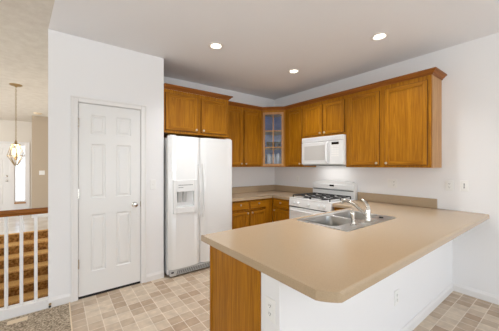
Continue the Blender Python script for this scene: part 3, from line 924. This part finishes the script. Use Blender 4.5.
b = bm_(); box(b, GF, -GY1 + .002, -GY0 - .002, -.03, -.012, .777, .789); link('vent_gap', b, 'dark', rg)
b = bm_(); box(b, GF, -GY1 + .004, -GY0 - .004, -.028, .002, .05, .262, .006, 0, 2); link('bottom_drawer', b, 'appl', rg)
# backguard with rounded top
b = bm_(); prof = []
n = 10
for i in range(n + 1):
    a = math.pi * i / n
bgx0, bgx1 = XR - .085, XR - .012
top = [(GY0, .90), (GY1, .90), (GY1, 1.10)]
for k in range(7):
    a = math.radians(90 * k / 6); top.append((GY1 - .07 + .07 * math.cos(a), 1.120 + .05 * math.sin(a)))
for k in range(9):
    tt = k / 8; top.append((GY1 - .07 - (GY1 - GY0 - .14) * tt, 1.170 + .012 * math.sin(math.pi * tt)))
for k in range(7):
    a = math.radians(90 + 90 * k / 6); top.append((GY0 + .07 + .07 * math.cos(a), 1.120 + .05 * math.sin(a)))
top.append((GY0, 1.10))
A_ = []
for x, sl in ((bgx0, 0), (bgx1, 0)):
    A_.append([b.verts.new((x, y, z)) for y, z in top])
k = len(top); b.faces.new(A_[0]); b.faces.new(A_[1][::-1])
for i in range(k): b.faces.new([A_[0][i], A_[0][(i + 1) % k], A_[1][(i + 1) % k], A_[1][i]])
wbox(b, bgx0 - .022, bgx0 + .001, GY0 + .012, GY1 - .012, 1.045, 1.125, .012, 0, 3)
bgd = link('backguard', b, 'appl', rg)
b = bm_(); wbox(b, bgx0 - .0235, bgx0 - .0215, 2.375, 2.455, 1.088, 1.116); link('display', b, 'disp', bgd)
b = bm_(); wbox(b, bgx0 - .010, bgx0 - .0, GY0 + .02, GY1 - .02, 1.026, 1.040); link('ledge_shadow', b, 'grey', bgd)  # grey strip painting the shadow line under the ledge
for y in (2.26, 2.585):
    for x in (3.08, 3.35):
        b = bm_(); lathe(b, (x, y, .922), (0, 0, 1), [(.05, 0), (.05, .006), (.034, .008), (.034, .016), (.0, .018)], 20); link('burner', b, 'iron', rg, True)
for y0, y1 in ((2.085, 2.412), (2.430, 2.757)):
    b = bm_(); z = .957; x0, x1 = 2.965, 3.475; r = .0078
    for p, q in (((x0, y0), (x1, y0)), ((x0, y1), (x1, y1)), ((x0, y0), (x0, y1)), ((x1, y0), (x1, y1)), (((x0 + x1) / 2, y0), ((x0 + x1) / 2, y1))):
        tube(b, [(p[0], p[1], z), (q[0], q[1], z)], r, 6)
    ym = (y0 + y1) / 2
    for x in (3.08, 3.35):
        for dx, dy in ((1, 0), (-1, 0), (0, 1), (0, -1)):
            e0 = .030; tube(b, [(x + dx * e0, ym + dy * e0, z + .004), (x + dx * .115, ym + dy * .160, z)], r, 6)
    for p in ((x0, y0), (x1, y0), (x0, y1), (x1, y1), ((x0 + x1) / 2, y0), ((x0 + x1) / 2, y1)):
        tube(b, [(p[0], p[1], .922), (p[0], p[1], z)], r, 6)
    link('grate', b, 'iron', rg)

# ------------------------------------------------------------------ microwave
mw = thing('microwave', (3.39, 2.42, 1.43), 'white over the range microwave under the two door cabinet', 'microwave')
MX = 3.205; MF = Frame((MX, 0), (0, -1), (-1, 0)); mz0, mz1 = 1.428, 1.862
b = bm_(); wbox(b, MX + .03, XR - .004, 2.036, 2.796, mz0, mz1, .005); link('body', b, 'appl', mw)
b = bm_(); box(b, MF, -2.796, -2.036, -.03, -.004, mz1 - .075, mz1, .004)
for k in range(4): box(b, MF, -2.77, -2.06, -.006, -.002, mz1 - .062 + k * .014, mz1 - .056 + k * .014, 0)
link('vent_grille', b, 'appl', mw)
b = bm_(); box(b, MF, -2.796, -2.270, -.03, .0, mz0 + .010, mz1 - .079, .008, 0, 2); md = link('door', b, 'appl', mw)
b = bm_(); box(b, MF, -2.735, -2.345, -.002, .002, mz0 + .075, mz1 - .135, .001); link('window', b, 'appl_mesh', md)
b = bm_(); tube(b, [MF.p(-2.295, .0, mz1 - .095), MF.p(-2.295, .035, mz1 - .115), MF.p(-2.295, .04, (mz0 + mz1) / 2 - .03), MF.p(-2.295, .035, mz0 + .055), MF.p(-2.295, 0, mz0 + .035)], .017, 10); link('handle', b, 'appl', md, True)
b = bm_(); box(b, MF, -2.266, -2.036, -.03, -.001, mz0 + .010, mz1 - .079, .006, 0, 2); cpn = link('control_panel', b, 'appl', mw)
b = bm_(); box(b, MF, -2.225, -2.105, -.002, .001, mz1 - .135, mz1 - .100); link('display', b, 'disp', cpn)
for r in range(5):
    for c_ in range(3):
        b = bm_(); u = -2.225 + c_ * .042; z = mz1 - .175 - r * .033; box(b, MF, u, u + .034, -.002, .0005, z, z + .020); link('button', b, 'plate', cpn)
b = bm_(); wbox(b, MX + .02, XR - .02, 2.06, 2.77, mz0 - .010, mz0 - .0005); link('underside', b, 'grey', mw)

# fill light added under the microwave to brighten the backsplash
l = bpy.data.lights.new('backsplash_fill', 'AREA'); l.shape = 'RECTANGLE'; l.size = .5; l.size_y = .2; l.energy = 1.1; l.color = (1, .98, .95)
o = bpy.data.objects.new('backsplash_fill', l); COL.objects.link(o); o.location = (MX + .2, 2.42, mz0 - .016); o.rotation_euler = (0, 0, math.pi / 2)

# ------------------------------------------------------------------ outlets and switches


def plate(F, u, z, w, h, kind, label, cat, n=0):
    t = thing('wall_outlet' if cat == 'outlet' else 'light_switch', F.p(u, n, z), label, cat)
    b = bm_(); box(b, F, u - w / 2, u + w / 2, n, n + .007, z - h / 2, z + h / 2, .003); link('cover_plate', b, 'plate', t)
    for k, s in zip(kind, ([0] if len(kind) == 1 else [-.023, .023])):
        if k == 'o':
            for dz in (-.020, .020):
                b = bm_(); box(b, F, u + s - .016, u + s + .016, n + .0065, n + .0095, z + dz - .014, z + dz + .014, .003); r = link('receptacle', b, 'plate', t)
                b = bm_()
                for du in (-.006, .006): box(b, F, u + s + du - .0012, u + s + du + .0012, n + .009, n + .0099, z + dz - .002, z + dz + .008)
                box(b, F, u + s - .002, u + s + .002, n + .009, n + .0099, z + dz - .010, z + dz - .006); link('slot', b, 'slot', r)
        elif k == 'g':
            b = bm_(); box(b, F, u + s - .016, u + s + .016, n + .0065, n + .009, z - .034, z + .034, .002); r = link('receptacle', b, 'plate', t)
            for dz in (-.02, 0, .02):
                b = bm_(); box(b, F, u + s - .006, u + s + .006, n + .0085, n + .0096, z + dz - .005, z + dz + .005); link('slot', b, 'slot', r)
        else:
            b = bm_(); box(b, F, u + s - .005, u + s + .005, n + .0065, n + .016, z - .004, z + .012, .002); link('toggle', b, 'plate', t)
    return t


plate(PF, .947, 1.184, .072, .118, 't', 'white light switch on the wall right of the pantry door', 'switch')
plate(RT, -1.545, 1.180, .118, .118, 'to', 'wide white plate with switch and outlet above the backsplash, under the large cabinet', 'outlet')
plate(RT, -.922, 1.190, .074, .118, 'o', 'left of the two white outlets right of the cabinets', 'outlet')
plate(RT, -.788, 1.194, .074, .118, 'g', 'white plate with three dark openings, rightmost on the right wall', 'outlet')
plate(RT, -3.22, 1.165, .072, .118, 'o', 'white outlet in the corner, left of the range', 'outlet')
plate(Frame((KX, 0), (0, -1), (-1, 0)), -.955, .690, .072, .118, 'o', 'white outlet on the narrow end of the knee wall beside the oak panel', 'outlet')
plate(Frame((0, KY0), (1, 0), (0, -1)), 2.145, .372, .072, .118, 'o', 'white outlet low on the long face of the knee wall', 'outlet')
plate(Frame((0, 9.04), (1, 0), (0, -1)), -.33, 1.22, .12, .118, 'tt', 'white switch plate on the short entry wall', 'switch')
sd = thing('smoke_detector', (-.40, 8.55, CEIL), 'small round smoke detector on the entry ceiling', 'detector')
b = bm_(); lathe(b, (-.40, 8.55, CEIL), (0, 0, -1), [(.09, 0), (.09, .008), (.07, .03), (.03, .036), (0, .036)], 24); link('housing', b, 'vent', sd, True)
